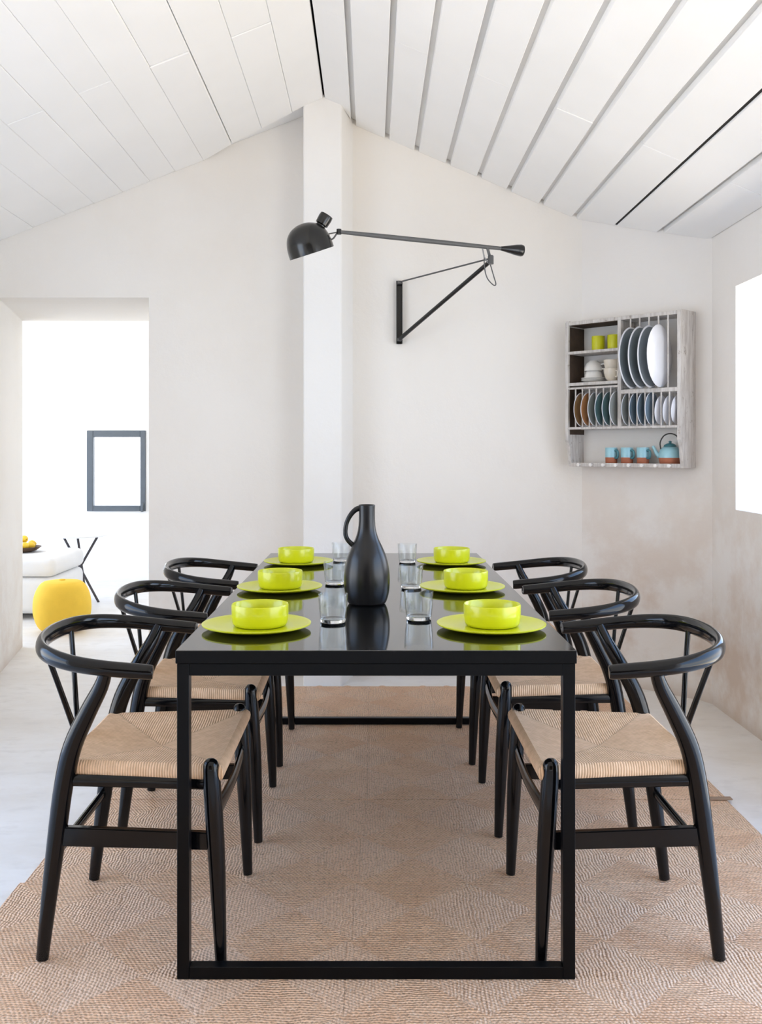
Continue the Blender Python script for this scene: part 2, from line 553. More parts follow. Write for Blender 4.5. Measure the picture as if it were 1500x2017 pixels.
# back wall left of the pillar, with the deep splayed doorway
bm = bmesh.new()
Y2 = 5.75
prism(bm, [(XL - 0.25, 5.0), (-1.984, 5.0), (-2.128, Y2), (XL - 0.25, Y2)], FZ, TOP)
prism(bm, [(-1.181, 5.0), (-0.2, 5.0), (-0.2, Y2), (-1.14, Y2)], FZ, TOP)
prism(bm, [(-1.984, 5.0), (-1.181, 5.0), (-1.14, Y2), (-2.128, Y2)], lambda x, y: 2.0 if y < 5.3 else 1.979, TOP)
tag(finish(bm, 'wall_back_left', 'plaster'), 'off-white plaster wall with the deep doorway opening', 'wall', kind='structure')

# pillar under the ridge
bm = bmesh.new()
prism(bm, [(-0.346, 5.02), (-0.346, 4.795), (-0.341, 4.79), (-0.158, 4.79), (-0.1515, 4.794), (-0.147, 4.805), (-0.094, 5.02)], FZ, 3.0)
tag(finish(bm, 'pillar', 'plaster_pillar'), 'narrow white plaster pier rising to the ceiling ridge', 'pillar', kind='structure')

# next room beyond the doorway
bm = bmesh.new()
box(bm, -4.25, -2.607, 8.65, 8.85, FZ, 2.9)
box(bm, -2.07, -0.75, 8.65, 8.85, FZ, 2.9)
box(bm, -2.607, -2.07, 8.65, 8.85, FZ, 0.63)
box(bm, -2.607, -2.07, 8.65, 8.85, 1.37, 2.9)
tag(finish(bm, 'wall_far', 'plaster_next'), 'bright white end wall of the next room with the small window', 'wall', kind='structure')
bm = bmesh.new()
box(bm, -4.25, -4.0, Y2, 5.9, FZ, 2.9)
box(bm, -4.25, -4.0, 8.2, 8.65, FZ, 2.9)
box(bm, -4.25, -4.0, 5.9, 8.2, 2.55, 2.9)  # unseen opening below, added to brighten the next room
tag(finish(bm, 'wall_far_left', 'plaster_next'), 'white wall of the next room with a wide unseen opening added for brightness', 'wall', kind='structure')
bm = bmesh.new()
box(bm, -1.0, -0.75, Y2, 8.65, FZ, 2.9)
tag(finish(bm, 'wall_far_right', 'plaster_next'), 'white wall of the next room hidden past the jamb', 'wall', kind='structure')
bm = bmesh.new()
box(bm, -4.25, XL - 0.25, Y2 - 0.25, Y2, FZ, 2.9)
tag(finish(bm, 'wall_far_front', 'plaster_next'), 'white wall of the next room beside its doorway', 'wall', kind='structure')
bm = bmesh.new()
box(bm, -4.25, -0.75, Y2 - 0.25, 8.85, 2.7, 2.9)
tag(finish(bm, 'ceiling_far', 'plaster_next'), 'flat white ceiling of the next room', 'ceiling', kind='structure')

# small steel window in the next room
w = empty('window_1', (-2.3385, 8.66, 0.63))
tag(w, 'small dark grey steel casement window seen through the doorway', 'window', kind='structure')
hw, hh_ = 0.2685, 0.74
for nm, args in (('frame_post', (-hw, -hw + 0.058, -0.03, 0.03, 0, hh_)), ('frame_post', (hw - 0.048, hw, -0.03, 0.03, 0, hh_)),
                 ('frame_rail', (-hw + 0.058, hw - 0.048, -0.03, 0.03, 0, 0.05)), ('frame_rail', (-hw + 0.058, hw - 0.048, -0.03, 0.03, hh_ - 0.06, hh_))):
    bm = bmesh.new(); box(bm, *args, bev=0.004)
    finish(bm, nm, 'frame_grey_glare', w)
bm = bmesh.new(); box(bm, -hw + 0.05, hw - 0.04, 0.0, 0.004, 0.04, hh_ - 0.05)
finish(bm, 'pane', 'pane_glass', w)
bm = bmesh.new(); box(bm, hw - 0.038, hw - 0.014, -0.055, -0.03, -0.005, 0.075, bev=0.004)
finish(bm, 'latch', 'frame_grey_glare', w)


# ------------------------------------------------------------------ plank ceiling
def yend(x):
    if x < -0.735: return 4.998
    if x < -0.347: return 4.925 + (x + 0.735) / (0.388) * (4.80 - 4.925)
    if x < -0.150: return 4.788
    if x < -0.094: return 4.79 + (x + 0.15) / 0.056 * 0.208
    if x < X1 - 0.02: return 4.998
    return DIAG - x - 0.004


GAPX = 1.254
bm = bmesh.new()
OFF, TH = 0.0275, 0.02
prism(bm, [(XL, YF), (XR - 0.012, YF), (XR - 0.012, 4.998), (XL, 4.998)], lambda x, y: zc(x) + OFF, lambda x, y: zc(x) + OFF + TH)
prism(bm, [(XR + 0.012, YF), (GAPX - 0.008, YF), (GAPX - 0.008, yend(GAPX - 0.008)), (X1, 4.99), (XR + 0.012, 4.998)], lambda x, y: zc(x) + OFF, lambda x, y: zc(x) + OFF + TH)
prism(bm, [(GAPX + 0.008, YF), (XW - 0.002, YF), (XW - 0.002, yend(XW) + 0.0), (GAPX + 0.008, yend(GAPX + 0.008))], lambda x, y: zc(x) + OFF, lambda x, y: zc(x) + OFF + TH)
ceil = finish(bm, 'ceiling', 'white_board')
tag(ceil, 'pitched ceiling of white painted boards', 'ceiling', kind='structure')
bm = bmesh.new()
prism(bm, [(XL - 0.25, YF - 0.25), (XR, YF - 0.25), (XR, 5.9), (XL - 0.25, 5.9)], lambda x, y: zc(x) + 0.13, lambda x, y: zc(x) + 0.2)
prism(bm, [(XR, YF - 0.25), (WT, YF - 0.25), (WT, 5.9), (XR, 5.9)], lambda x, y: zc(x) + 0.13, lambda x, y: zc(x) + 0.2)
tag(finish(bm, 'roof', 'roof_dark'), 'dark roof deck above the white ceiling boards', 'roof', kind='structure')

bm = bmesh.new()
prism(bm, [(GAPX - 0.0048, YF + 0.01), (GAPX + 0.0048, YF + 0.01), (GAPX + 0.0048, yend(GAPX) - 0.004), (GAPX - 0.0048, yend(GAPX) - 0.004)], lambda x, y: zc(x) + 0.004, lambda x, y: zc(x) + 0.02)
finish(bm, 'joint_shade_strip', 'roof_dark', ceil)['label'] = 'black strip painting the shade in the open ceiling joint'  # added strip paints the shade deep in the open joint
right_edges = [XR, -0.094, 0.0836, 0.24, 0.407, 0.571, 0.730, 0.90, 1.075, GAPX, 1.4287, XW - 0.001]
left_edges = [XR, -0.405, -0.567, -0.73, -0.89, -1.04, -1.175, -1.32, -1.47, -1.62, -1.795, -1.957, -2.12, XL + 0.001]
YJ = 3.79


def plank(xa, xb, ya, yb):
    """yb None: run to the wall."""
    dz = random.uniform(-0.003, 0.003)
    if yb is not None:
        poly = [(xa, ya), (xb, ya), (xb, yb), (xa, yb)]
    else:
        xs = [xb] + sorted([q for q in (-0.735, -0.347, -0.150, -0.094, X1 - 0.02) if xa + 1e-3 < q < xb - 1e-3], reverse=True) + [xa]
        poly = [(xa, ya), (xb, ya)]
        for x in xs:
            if abs(x + 0.735) < 1e-3 and x < xb - 1e-3 and x > xa + 1e-3:
                poly.append((x, yend(x + 0.002)))
            poly.append((x, yend(x - 1e-4) if x == xb else yend(x + 1e-4)))
    bm = bmesh.new()
    prism(bm, poly, lambda x, y: zc((xa + xb) / 2) + (zc(x + 0) - zc((xa + xb) / 2)) + dz, lambda x, y: zc(x) + dz + 0.024)
    bmesh.ops.bevel(bm, geom=[e for e in bm.edges], offset=0.0025, segments=1, affect='EDGES')
    finish(bm, 'plank', 'white_board', ceil)


for edges, sgn in ((right_edges, 1), (left_edges, -1)):
    for i in range(len(edges) - 1):
        a_, b_ = edges[i], edges[i + 1]
        g0 = 0.007 if i == 0 else (0.005 if abs(a_ - GAPX) < 1e-6 else 0.0125)
        g1 = 0.005 if abs(b_ - GAPX) < 1e-6 else 0.0125
        if i == len(edges) - 2: g1 = 0.001
        if sgn < 0:
            g0 = 0.004 if i == 0 else (0.0022 if i == 3 else 0.0006); g1 = 0.0022 if i == 2 else 0.0006
        xa, xb = (a_ + g0, b_ - g1) if sgn > 0 else (b_ + g1, a_ - g0)
        joint = (i % 2 == 0) if sgn > 0 else (i % 2 == 1)
        yj = YJ + random.uniform(-0.02, 0.02)
        if joint:
            plank(xa, xb, YF + 0.002, yj - 0.0015)
            plank(xa, xb, yj + 0.0015, None)
        else:
            y3 = 1.4 + random.uniform(-0.5, 0.3)
            plank(xa, xb, YF + 0.002, y3 - 0.0015)
            plank(xa, xb, y3 + 0.0015, None)

# ------------------------------------------------------------------ rugs
RX0, TS = -0.935, 0.3072


def rug_tile_mesh():
    bm = bmesh.new()
    h = TS / 2 - 0.0003
    n = 6
    zt = []
    vs = {}
    for i in range(n + 1):
        for j in range(n + 1):
            x = -h + 2 * h * i / n; y = -h + 2 * h * j / n
            ed = max(abs(x), abs(y)) / h
            vs[i, j] = bm.verts.new((x, y, -0.0005 - (0.0012 if ed > 0.99 else 0.0) ))
    for i in range(n):
        for j in range(n):
            bm.faces.new((vs[i, j], vs[i + 1, j], vs[i + 1, j + 1], vs[i, j + 1]))
    ring = [vs[i, 0] for i in range(n)] + [vs[n, j] for j in range(n)] + [vs[i, n] for i in range(n, 0, -1)] + [vs[0, j] for j in range(n, 0, -1)]
    low = [bm.verts.new((v.co.x, v.co.y, -0.008)) for v in ring]
    for k in range(len(ring)):
        k2 = (k + 1) % len(ring)
        bm.faces.new((ring[k2], ring[k], low[k], low[k2]))
    return bm


tile0 = None


def rug(name, y_far, rows, label, knots=False, sh=0.0):
    global tile0
    x1 = RX0 + 7 * TS
    bm = bmesh.new()
    ya_ = y_far - rows * TS + 0.004
    prism(bm, [(RX0 + 0.012 - sh * rows, ya_), (x1 - 0.012 - sh * rows, ya_), (x1 - 0.012, y_far - 0.004), (RX0 + 0.012, y_far - 0.004)], FZ + 0.0003, -0.0082)
    r = finish(bm, name, 'rug_backing')
    tag(r, label, 'rug', 'sea-grass rugs under the table')
    for i in range(7):
        for j in range(rows):
            if tile0 is None:
                tile0 = finish(rug_tile_mesh(), 'rug_square', 'seagrass', r, smooth=30)
                o = tile0
            else:
                o = tile0.copy(); COL.objects.link(o); o.parent = r
            o.location = (RX0 + (i + 0.5) * TS - sh * (j + 0.5), y_far - (j + 0.5) * TS, 0)
    if knots:
        for k, x in enumerate((-0.262, -0.12, 0.055, 0.26, 0.38, 0.62)):
            bm = bmesh.new()
            lathe(bm, [(0, -0.006), (0.010, -0.004), (0.013, 0.001), (0.009, 0.006), (0, 0.008)], 8)
            k_ = finish(bm, 'edge_knot', 'seagrass', r, smooth=60, loc=(x, y_far + 0.008, -0.0065))
            k_.scale = (1.6, 0.9, 0.8)
    return r


YS = 3.215
rug('rug', YS - 0.007, 7, 'tan plaited sea-grass rug under the front half of the table', sh=0.013)
rug('rug', YS + 5 * TS, 5, 'tan plaited sea-grass rug under the far half, knotted along its edge', True)
bm = bmesh.new()
box(bm, RX0 + 7 * TS - 0.07, RX0 + 7 * TS + 0.012, YS - 0.018, YS + 0.006, 0.0002, 0.006, bev=0.002)
o = finish(bm, 'rug_binding', 'rug_backing')
tag(o, 'short brown binding tab lying at the rug seam', 'binding')

# ------------------------------------------------------------------ table
TX0, TX1, TY0, TY1, TZ = -0.4396, 0.461, 2.113, 4.113, 0.74
table = empty('dining_table', ((TX0 + TX1) / 2, (TY0 + TY1) / 2, 0))
tag(table, 'long black dining table with glossy top and square steel frame', 'table')
cx, cy = (TX0 + TX1) / 2, (TY0 + TY1) / 2
hx, hy = (TX1 - TX0) / 2, (TY1 - TY0) / 2
bm = bmesh.new(); box(bm, -hx, hx, -hy, hy, TZ - 0.030, TZ, bev=0.0012)
tt = finish(bm, 'tabletop', ['black_top', 'black_steel'], table)
for f in tt.data.polygons:
    f.material_index = 0 if f.normal.z > 0.6 else 1
LW = 0.0275
ix, iy = hx - 0.003, hy - 0.003
for sx in (-1, 1):
    for sy in (-1, 1):
        bm = bmesh.new()
        xa, xb = sorted((sx * ix, sx * (ix - LW))); ya, yb = sorted((sy * iy, sy * (iy - LW)))
        box(bm, xa, xb, ya, yb, 0, TZ - 0.0302, bev=0.001)
        finish(bm, 'leg', 'black_steel', table)
    bm = bmesh.new()
    box(bm, xa, xb, -iy + LW, iy - LW, TZ - 0.0302 - LW, TZ - 0.0302, bev=0.001)
    finish(bm, 'side_rail', 'black_steel', table)
for sy in (-1, 1):
    ya, yb = sorted((sy * iy, sy * (iy - LW)))
    bm = bmesh.new(); box(bm, -ix + LW, ix - LW, ya, yb, TZ - 0.0302 - LW, TZ - 0.0302, bev=0.001)
    finish(bm, 'end_rail', 'black_steel', table)
    bm = bmesh.new(); box(bm, -ix + LW, ix - LW, ya, yb, 0.0, LW, bev=0.001)
    finish(bm, 'foot_rail', 'black_steel', table)


# ------------------------------------------------------------------ chairs
def make_chair():
    ch = empty('dining_chair')
    L = 'black_lacquer'
    # front legs
    for s in (-1, 1):
        P = [(0.210, 0.235, 0.0, 0.0130), (0.206, 0.235, 0.10, 0.0160), (0.200, 0.235, 0.24, 0.0200), (0.194, 0.235, 0.34, 0.0212),
             (0.189, 0.235, 0.42, 0.0205), (0.187, 0.235, 0.455, 0.0190)]
        P = catmull(P, 4)
        P += [(0.1865, 0.235, 0.464, 0.0178), (0.186, 0.235, 0.471, 0.0145), (0.186, 0.235, 0.4755, 0.009), (0.186, 0.235, 0.477, 0.003)]
        bm = bmesh.new()
        tube(bm, [(p[0], s * p[1], p[2], p[3], p[3]) for p in P], 14, (0, 1, 0))
        finish(bm, 'leg', L, ch, smooth=50)
        # rear legs sweep forward above the seat to carry the arm
        P = [(-0.212, 0.205, 0.0, 0.0145), (-0.197, 0.2065, 0.13, 0.0180), (-0.178, 0.208, 0.28, 0.0215), (-0.160, 0.210, 0.41, 0.0225),
             (-0.138, 0.215, 0.50, 0.0225), (-0.100, 0.226, 0.580, 0.0205), (-0.064, 0.243, 0.645, 0.0175), (-0.046, 0.262, 0.690, 0.0135)]
        P = catmull(P, 4)
        bm = bmesh.new()
        tube(bm, [(p[0], s * p[1], p[2], p[3], p[3]) for p in P], 14, (0, 1, 0))
        finish(bm, 'leg', L, ch, smooth=50)
        # flat side stretcher
        bm = bmesh.new()
        vs = []
        for (x, y, za, zb) in ((-0.180, 0.2078, 0.266, 0.312), (0.199, 0.235, 0.268, 0.308)):
            for dy in (-0.009, 0.009):
                vs += [bm.verts.new((x, s * (y + dy), za)), bm.verts.new((x, s * (y + dy), zb))]
        f = ((0, 1, 3, 2), (4, 6, 7, 5), (0, 4, 5, 1), (2, 3, 7, 6), (1, 5, 7, 3), (0, 2, 6, 4))
        for q in f: bm.faces.new([vs[k] for k in q])
        bmesh.ops.bevel(bm, geom=bm.edges[:], offset=0.003, segments=2, affect='EDGES')
        finish(bm, 'side_stretcher', L, ch)
        bm = bmesh.new()
        tube(bm, [(-0.163, s * 0.208, 0.418, 0.008, 0.014), (0.190, s * 0.233, 0.418, 0.008, 0.014)], 10)
        finish(bm, 'side_rail', L, ch, smooth=50)
    # front apron, rear rail, rear stretcher
    bm = bmesh.new()
    P = catmull([(0.196, -0.225, 0.345, 0.008, 0.024), (0.202, 0.0, 0.345, 0.008, 0.020), (0.196, 0.225, 0.345, 0.008, 0.024)], 6)
    tube(bm, P, 10)
    finish(bm, 'front_stretcher', L, ch, smooth=50)
    bm = bmesh.new()
    tube(bm, [(-0.163, -0.20, 0.415, 0.012, 0.018), (-0.163, 0.20, 0.415, 0.012, 0.018)], 10)
    finish(bm, 'rear_rail', L, ch, smooth=50)
    bm = bmesh.new()
    tube(bm, [(-0.184, -0.20, 0.240, 0.009, 0.014), (-0.184, 0.20, 0.240, 0.009, 0.014)], 10)
    finish(bm, 'rear_stretcher', L, ch, smooth=50)
    # bent top rail
    H = [(0.060, 0.266, 0.683, 0.0150, 0.0150), (0.045, 0.267, 0.684, 0.0172, 0.0172), (-0.045, 0.270, 0.692, 0.0175, 0.0180), (-0.115, 0.262, 0.700, 0.0165, 0.0185),
         (-0.172, 0.236, 0.708, 0.0150, 0.0195), (-0.218, 0.186, 0.715, 0.0135, 0.0205), (-0.246, 0.108, 0.720, 0.0125, 0.0215), (-0.256, 0.0, 0.722, 0.0125, 0.0220)]
    full = H + [(p[0], -p[1], *p[2:]) for p in H[-2::-1]]
    P = catmull(full, 6)
    bm = bmesh.new()
    tube(bm, P, 16)
    finish(bm, 'arm_rail', L, ch, smooth=60)
    # Y-shaped splat
    bm = bmesh.new()
    for s in (-1, 1):
        P = catmull([(-0.180, s * 0.004, 0.405, 0.0225, 0.006), (-0.190, s * 0.010, 0.455, 0.0190, 0.006), (-0.204, s * 0.026, 0.512, 0.0150, 0.0055),
                     (-0.224, s * 0.067, 0.615, 0.0130, 0.0055), (-0.243, s * 0.103, 0.708, 0.0140, 0.0055)], 5)
        tube(bm, P, 12, (1, 0, 0.2))
    finish(bm, 'back_splat', L, ch, smooth=60)
    # woven seat
    bm = bmesh.new()
    n = 28
    xf, xb, wf, wb = 0.203, -0.163, 0.232, 0.194

    def top(a, b, out=0.0, z=None):
        x = (xf + xb) / 2 + a * (xf - xb) / 2
        wv = wb + (wf - wb) * (a + 1) / 2
        y = b * wv
        m_ = max(abs(a), abs(b))
        zz = 0.462 - 0.030 * (1 - m_) ** 0.9 + 0.004 * (1 - a * a) * 0
        return x, y, zz
    vs = {}
    for i in range(n + 1):
        for j in range(n + 1):
            a = -1 + 2 * i / n; b_ = -1 + 2 * j / n
            vs[i, j] = bm.verts.new(top(a, b_))
    for i in range(n):
        for j in range(n):
            bm.faces.new((vs[i, j], vs[i + 1, j], vs[i + 1, j + 1], vs[i, j + 1]))
    ring = [vs[i, 0] for i in range(n)] + [vs[n, j] for j in range(n)] + [vs[i, n] for i in range(n, 0, -1)] + [vs[0, j] for j in range(n, 0, -1)]
    prev = ring
    c0 = Vector((0.02, 0, 0))
    for off, dz in ((0.007, -0.003), (0.012, -0.010), (0.0135, -0.019), (0.012, -0.028), (0.006, -0.034), (-0.02, -0.037)):
        cur = []
        for v in ring:
            ax = (v.co.x - 0.02) / 0.183
            wv = wb + (wf - wb) * (ax + 1) / 2
            bx = v.co.y / wv
            dx = off * (1 if ax > 0.985 else -1 if ax < -0.985 else 0)
            dy = off * (1 if bx > 0.985 else -1 if bx < -0.985 else 0)
            cur.append(bm.verts.new((v.co.x + dx, v.co.y + dy, 0.461 + dz)))
        for k in range(len(ring)):
            k2 = (k + 1) % len(ring)
            bm.faces.new((prev[k2], prev[k], cur[k], cur[k2]))
        prev = cur
    bm.faces.new(prev)
    s_ = finish(bm, 'seat', 'paper_cord', ch, smooth=40)
    s_['label'] = 'woven tan paper-cord seat'
    return ch


chair0 = make_chair()
CH = []
for side, xs, rz in (('doorway', (-0.556, -0.555, -0.552), 0.0), ('window', (0.600, 0.603, 0.588), PI)):
    for k, (x, y) in enumerate(zip(xs, (2.405, 3.09, 3.78) if side == 'doorway' else (2.405, 3.13, 3.80))):
        o = chair0 if not CH else copy_tree(chair0)
        CH.append(o)
        o.location = (x, y, 0.0022)
        o.rotation_euler = (0, 0, rz + (0.0, 0.01, -0.012)[k] * (1 if rz == 0 else -1))
        place = ('at the near end of the table', 'in the middle of its row', 'at the far end of the table')[k]
        tag(o, 'black bent-rail chair with tan cord seat, %s side, %s' % (side, place), 'chair', 'six black chairs around the table')

# ------------------------------------------------------------------ tableware
bm = bmesh.new()
lathe(bm, [(0, 0.0), (0.082, 0.0), (0.100, 0.002), (0.130, 0.009), (0.1365, 0.012), (0.1370, 0.0145), (0.1355, 0.0155), (0.128, 0.0135), (0.098, 0.0072), (0.080, 0.006), (0, 0.006)], 56)
plate0 = finish(bm, 'dinner_plate', 'lime_glaze', smooth=50)
bm = bmesh.new()
lathe(bm, [(0, 0.0), (0.058, 0.0), (0.066, 0.003), (0.0695, 0.010), (0.0715, 0.030), (0.0718, 0.052), (0.0705, 0.0555), (0.0688, 0.0540), (0.0682, 0.030), (0.065, 0.012), (0.057, 0.006), (0, 0.005)], 56)
bowl0 = finish(bm, 'soup_bowl', 'lime_glaze', smooth=50)
places = [(-0.289, 2.375, 0.008, 'at the near place setting on the doorway side'), (-0.2945, 3.03, 0.001, 'at the middle place setting on the doorway side'), (-0.288, 3.725, -0.010, 'at the far place setting on the doorway side'),
          (0.302, 2.375, 0.003, 'at the near place setting on the window side'), (0.292, 3.03, 0.012, 'at the middle place setting on the window side'), (0.316, 3.725, 0.002, 'at the far place setting on the window side')]
for k, (x, y, dx, where) in enumerate(places):
    p = plate0 if k == 0 else plate0.copy()
    bw = bowl0 if k == 0 else bowl0.copy()
    if k:
        COL.objects.link(p); COL.objects.link(bw)
    p.location = (x, y, TZ + 0.0003)
    bw.location = (x + dx, y + 0.005, TZ + 0.0003 + 0.0062)
    tag(p, 'flat lime-green dinner plate %s' % where, 'plate', 'lime dinner plates on the table')
    tag(bw, 'straight-sided lime-green bowl %s' % where, 'bowl', 'lime bowls on the table')

def make_glass():
    g_ = empty('drinking_glass')
    bm = bmesh.new()
    lathe(bm, [(0.0338, 0.0085), (0.0365, 0.035), (0.0385, 0.0735), (0.0378, 0.0748), (0.0368, 0.0735), (0.0350, 0.035), (0.0325, 0.0085)], 40, closed=True)
    finish(bm, 'body', 'clear_glass', g_, smooth=50)
    bm = bmesh.new()
    lathe(bm, [(0, 0.0), (0.030, 0.0), (0.0325, 0.0015), (0.0337, 0.0084), (0.0322, 0.0098), (0.029, 0.0084), (0, 0.0080)], 40)
    finish(bm, 'base', 'solid_glass', g_, smooth=50)
    return g_


glass0 = make_glass()
for k, (x, y, where) in enumerate([(-0.100, 2.46, 'near pair, doorway side of the jug'), (0.126, 2.50, 'near pair, window side of the jug'),
                                   (-0.122, 3.16, 'middle pair, doorway side of the jug'), (0.130, 3.07, 'middle pair, window side of the jug'),
                                   (-0.122, 3.82, 'far pair, doorway side of the jug'), (0.144, 3.77, 'far pair, window side of the jug')]):
    gob = glass0 if k == 0 else copy_tree(glass0)
    gob.location = (x, y, TZ + 0.0003)
    tag(gob, 'clear tumbler of the %s' % where, 'glass', 'clear glasses on the table')

# jug
jug = empty('jug', (-0.013, 2.76, TZ + 0.0003))
tag(jug, 'matt black bottle-shaped jug with loop handle in the table centre', 'jug')
bm = bmesh.new()
prof = catmull([(0.050, 0.0), (0.0565, 0.006), (0.0640, 0.030), (0.0672, 0.062), (0.0655, 0.098), (0.0580, 0.135), (0.0460, 0.165), (0.0345, 0.190), (0.0268, 0.215), (0.0240, 0.240), (0.0235, 0.268), (0.0240, 0.2885)], 5)
prof = [(0, 0.0)] + prof + [(0.0225, 0.2895), (0.0205, 0.2885), (0.0200, 0.24), (0.024, 0.20), (0.0, 0.19)]
lathe(bm, prof, 48)
finish(bm, 'body', 'jug_black', jug, smooth=60)
bm = bmesh.new()
P = catmull([(-0.018, 0, 0.280, 0.0085), (-0.034, 0, 0.274, 0.0078), (-0.050, 0, 0.256, 0.0070), (-0.0605, 0, 0.232, 0.0066), (-0.0630, 0, 0.205, 0.0066), (-0.056, 0, 0.186, 0.0068), (-0.040, 0, 0.170, 0.0075)], 5)
tube(bm, [(p[0], p[1], p[2], p[3], p[3]) for p in P], 12, (0, 1, 0))
finish(bm, 'handle', 'jug_black', jug, smooth=60)

# ------------------------------------------------------------------ wall lamp
lamp = empty('wall_lamp', (0.148, 5.0, 1.752))
tag(lamp, 'black swing-arm wall lamp with dome shade and counterweight', 'lamp')
LO = Vector((0.148, 5.0, 1.752))


def lpart(bm, name, mat, smooth=50):
    for v in bm.verts:
        v.co -= LO
    return finish(bm, name, mat, lamp, smooth=smooth)


bm = bmesh.new()
box(bm, 0.132, 0.164, 4.992, 4.9995, 1.752, 2.084)
box(bm, 0.132, 0.136, 4.968, 4.992, 1.752, 2.084)
box(bm, 0.160, 0.164, 4.968, 4.992, 1.752, 2.084)
lpart(bm, 'wall_bracket', 'lamp_black', None)
for zz in (1.765, 2.066):
    bm = bmesh.new(); box(bm, 0.1362, 0.1598, 4.955, 4.9918, zz, zz + 0.016, bev=0.002)
    lpart(bm, 'bracket_hinge', 'lamp_grey', None)
piv = Vector((0.570, 4.5, 2.099))
bm = bmesh.new(); rod(bm, (0.150, 4.960, 1.776), (0.562, 4.508, 2.088), 0.0105, 12)
lpart(bm, 'strut', 'lamp_black')
bm = bmesh.new(); rod(bm, (0.150, 4.960, 2.076), (0.566, 4.504, 2.106), 0.0042, 8)
lpart(bm, 'stay', 'lamp_grey')
bm = bmesh.new(); lathe(bm, [(0, -0.02), (0.014, -0.02), (0.014, 0.018), (0.010, 0.022), (0, 0.022)], 16, Matrix.Translation(piv))
lpart(bm, 'pivot', 'lamp_grey')
bm = bmesh.new(); rod(bm, piv, (0.5515, 4.5, 2.165), 0.007, 10)
lpart(bm, 'pivot_pin', 'lamp_grey')
A0 = Vector((-0.148, 4.30, 2.1865)); A1 = Vector((0.5507, 4.5, 2.1605))
dv = (A1 - A0)
A2 = A0 + dv * 1.10; A3 = A0 + dv * 1.262
bm = bmesh.new()
tube(bm, [(*A0, 0.0085, 0.0085), (*(A0 + dv * 0.3), 0.0115, 0.0115), (*(A0 + dv * 0.7), 0.0115, 0.0115), (*A2, 0.009, 0.009)], 12)
lpart(bm, 'long_arm', 'lamp_grey')
bm = bmesh.new()
du = dv * 0.1
tube(bm, [(*A2, 0.0095, 0.0095), (*(A0 + dv * 1.15), 0.0165, 0.0165), (*(A0 + dv * 1.21), 0.0255, 0.0255), (*(A0 + dv * 1.245), 0.0285, 0.0285), (*(A0 + dv * 1.258), 0.0265, 0.0265), (*A3, 0.018, 0.018)], 18)
lpart(bm, 'counterweight', 'lamp_black', 60)
bm = bmesh.new()
for p, q in (((0.5300, 4.492, 2.152), (0.538, 4.495, 2.112)), ((0.538, 4.495, 2.112), (0.556, 4.50, 2.085))):
    rod(bm, p, q, 0.0035, 8)
lpart(bm, 'spring_link', 'steel_thin')
bm = bmesh.new()
P = catmull([(0.538, 4.496, 2.120, 0.0028), (0.540, 4.494, 2.06, 0.0028), (0.552, 4.488, 2.01, 0.0028), (0.580, 4.482, 1.976, 0.0028), (0.592, 4.480, 1.980, 0.0028), (0.582, 4.486, 2.02, 0.0028), (0.568, 4.496, 2.075, 0.0028)], 5)
tube(bm, [(*p[:3], p[3], p[3]) for p in P], 8, (0, 1, 0))
lpart(bm, 'cable', 'lamp_grey')
RC = Vector((-0.271, 4.30, 2.0884)); ax = Vector((-0.31, -0.21, 0.95)).normalized()
rot = ax.to_track_quat('Z', 'Y').to_matrix().to_4x4()
M = Matrix.Translation(RC) @ rot
bm = bmesh.new()
outp = catmull([(0.1055, 0.0), (0.1050, 0.025), (0.1010, 0.058), (0.0880, 0.094), (0.0640, 0.120), (0.0340, 0.134), (0.012, 0.138)], 4)
prof = [(0.1035, 0.0)] + outp + [(0, 0.1382)]
lathe(bm, prof, 40, M)
inn = [(0.1035, 0.0)] + [(r_ - 0.003, z_ - 0.003) for r_, z_ in outp[1:]] + [(0, 0.135)]
sh = lpart(bm, 'shade', 'lamp_black', 60)
bm = bmesh.new(); lathe(bm, inn, 40, M)
lpart(bm, 'shade_lining', 'lamp_black', 60)
# lampholder on the dome
H0 = Vector((-0.243, 4.30, 2.195)); H1 = Vector((-0.203, 4.30, 2.262))
hd = (H1 - H0)
hM = Matrix.Translation(H0) @ hd.to_track_quat('Z', 'Y').to_matrix().to_4x4()
bm = bmesh.new()
l_ = hd.length
lathe(bm, [(0, -0.02), (0.026, -0.02), (0.027, 0.012), (0.022, 0.016), (0.022, 0.026), (0.030, 0.030), (0.032, l_ * 0.8), (0.030, l_), (0, l_)], 24, hM)
lpart(bm, 'lampholder', 'lamp_black', 50)
bm = bmesh.new()
P = catmull([(-0.148, 4.30, 2.186, 0.004), (-0.158, 4.30, 2.178, 0.004), (-0.172, 4.30, 2.158, 0.004), (-0.186, 4.30, 2.150, 0.004)], 4)
tube(bm, [(*p[:3], p[3], p[3]) for p in P], 8, (0, 1, 0))
rod(bm, (-0.148, 4.30, 2.1865), (-0.200, 4.30, 2.176), 0.003, 8)
lpart(bm, 'shade_link', 'lamp_grey')
bm = bmesh.new(); lathe(bm, [(0, -0.012), (0.011, -0.012), (0.011, 0.012), (0, 0.012)], 14, Matrix.Translation((-0.148, 4.30, 2.1865)))
lpart(bm, 'arm_joint', 'lamp_black')

# ------------------------------------------------------------------ plate rack on the diagonal wall
RW, RD, RZ0, RH = 0.636, 0.150, 1.105, 0.75
c45 = math.sqrt(0.5)
RBX, RBY = 1.4534 + c45 * RD - c45 * RW, 4.4264 + c45 * RD + c45 * RW     # back-left corner on the wall
RM = Matrix.Translation((RBX, RBY, RZ0)) @ Matrix.Rotation(-PI / 4, 4, 'Z')
rack = empty('plate_rack', (RBX, RBY, RZ0), -PI / 4)
tag(rack, 'weathered grey-white wooden plate rack hung on the slanted wall', 'rack')


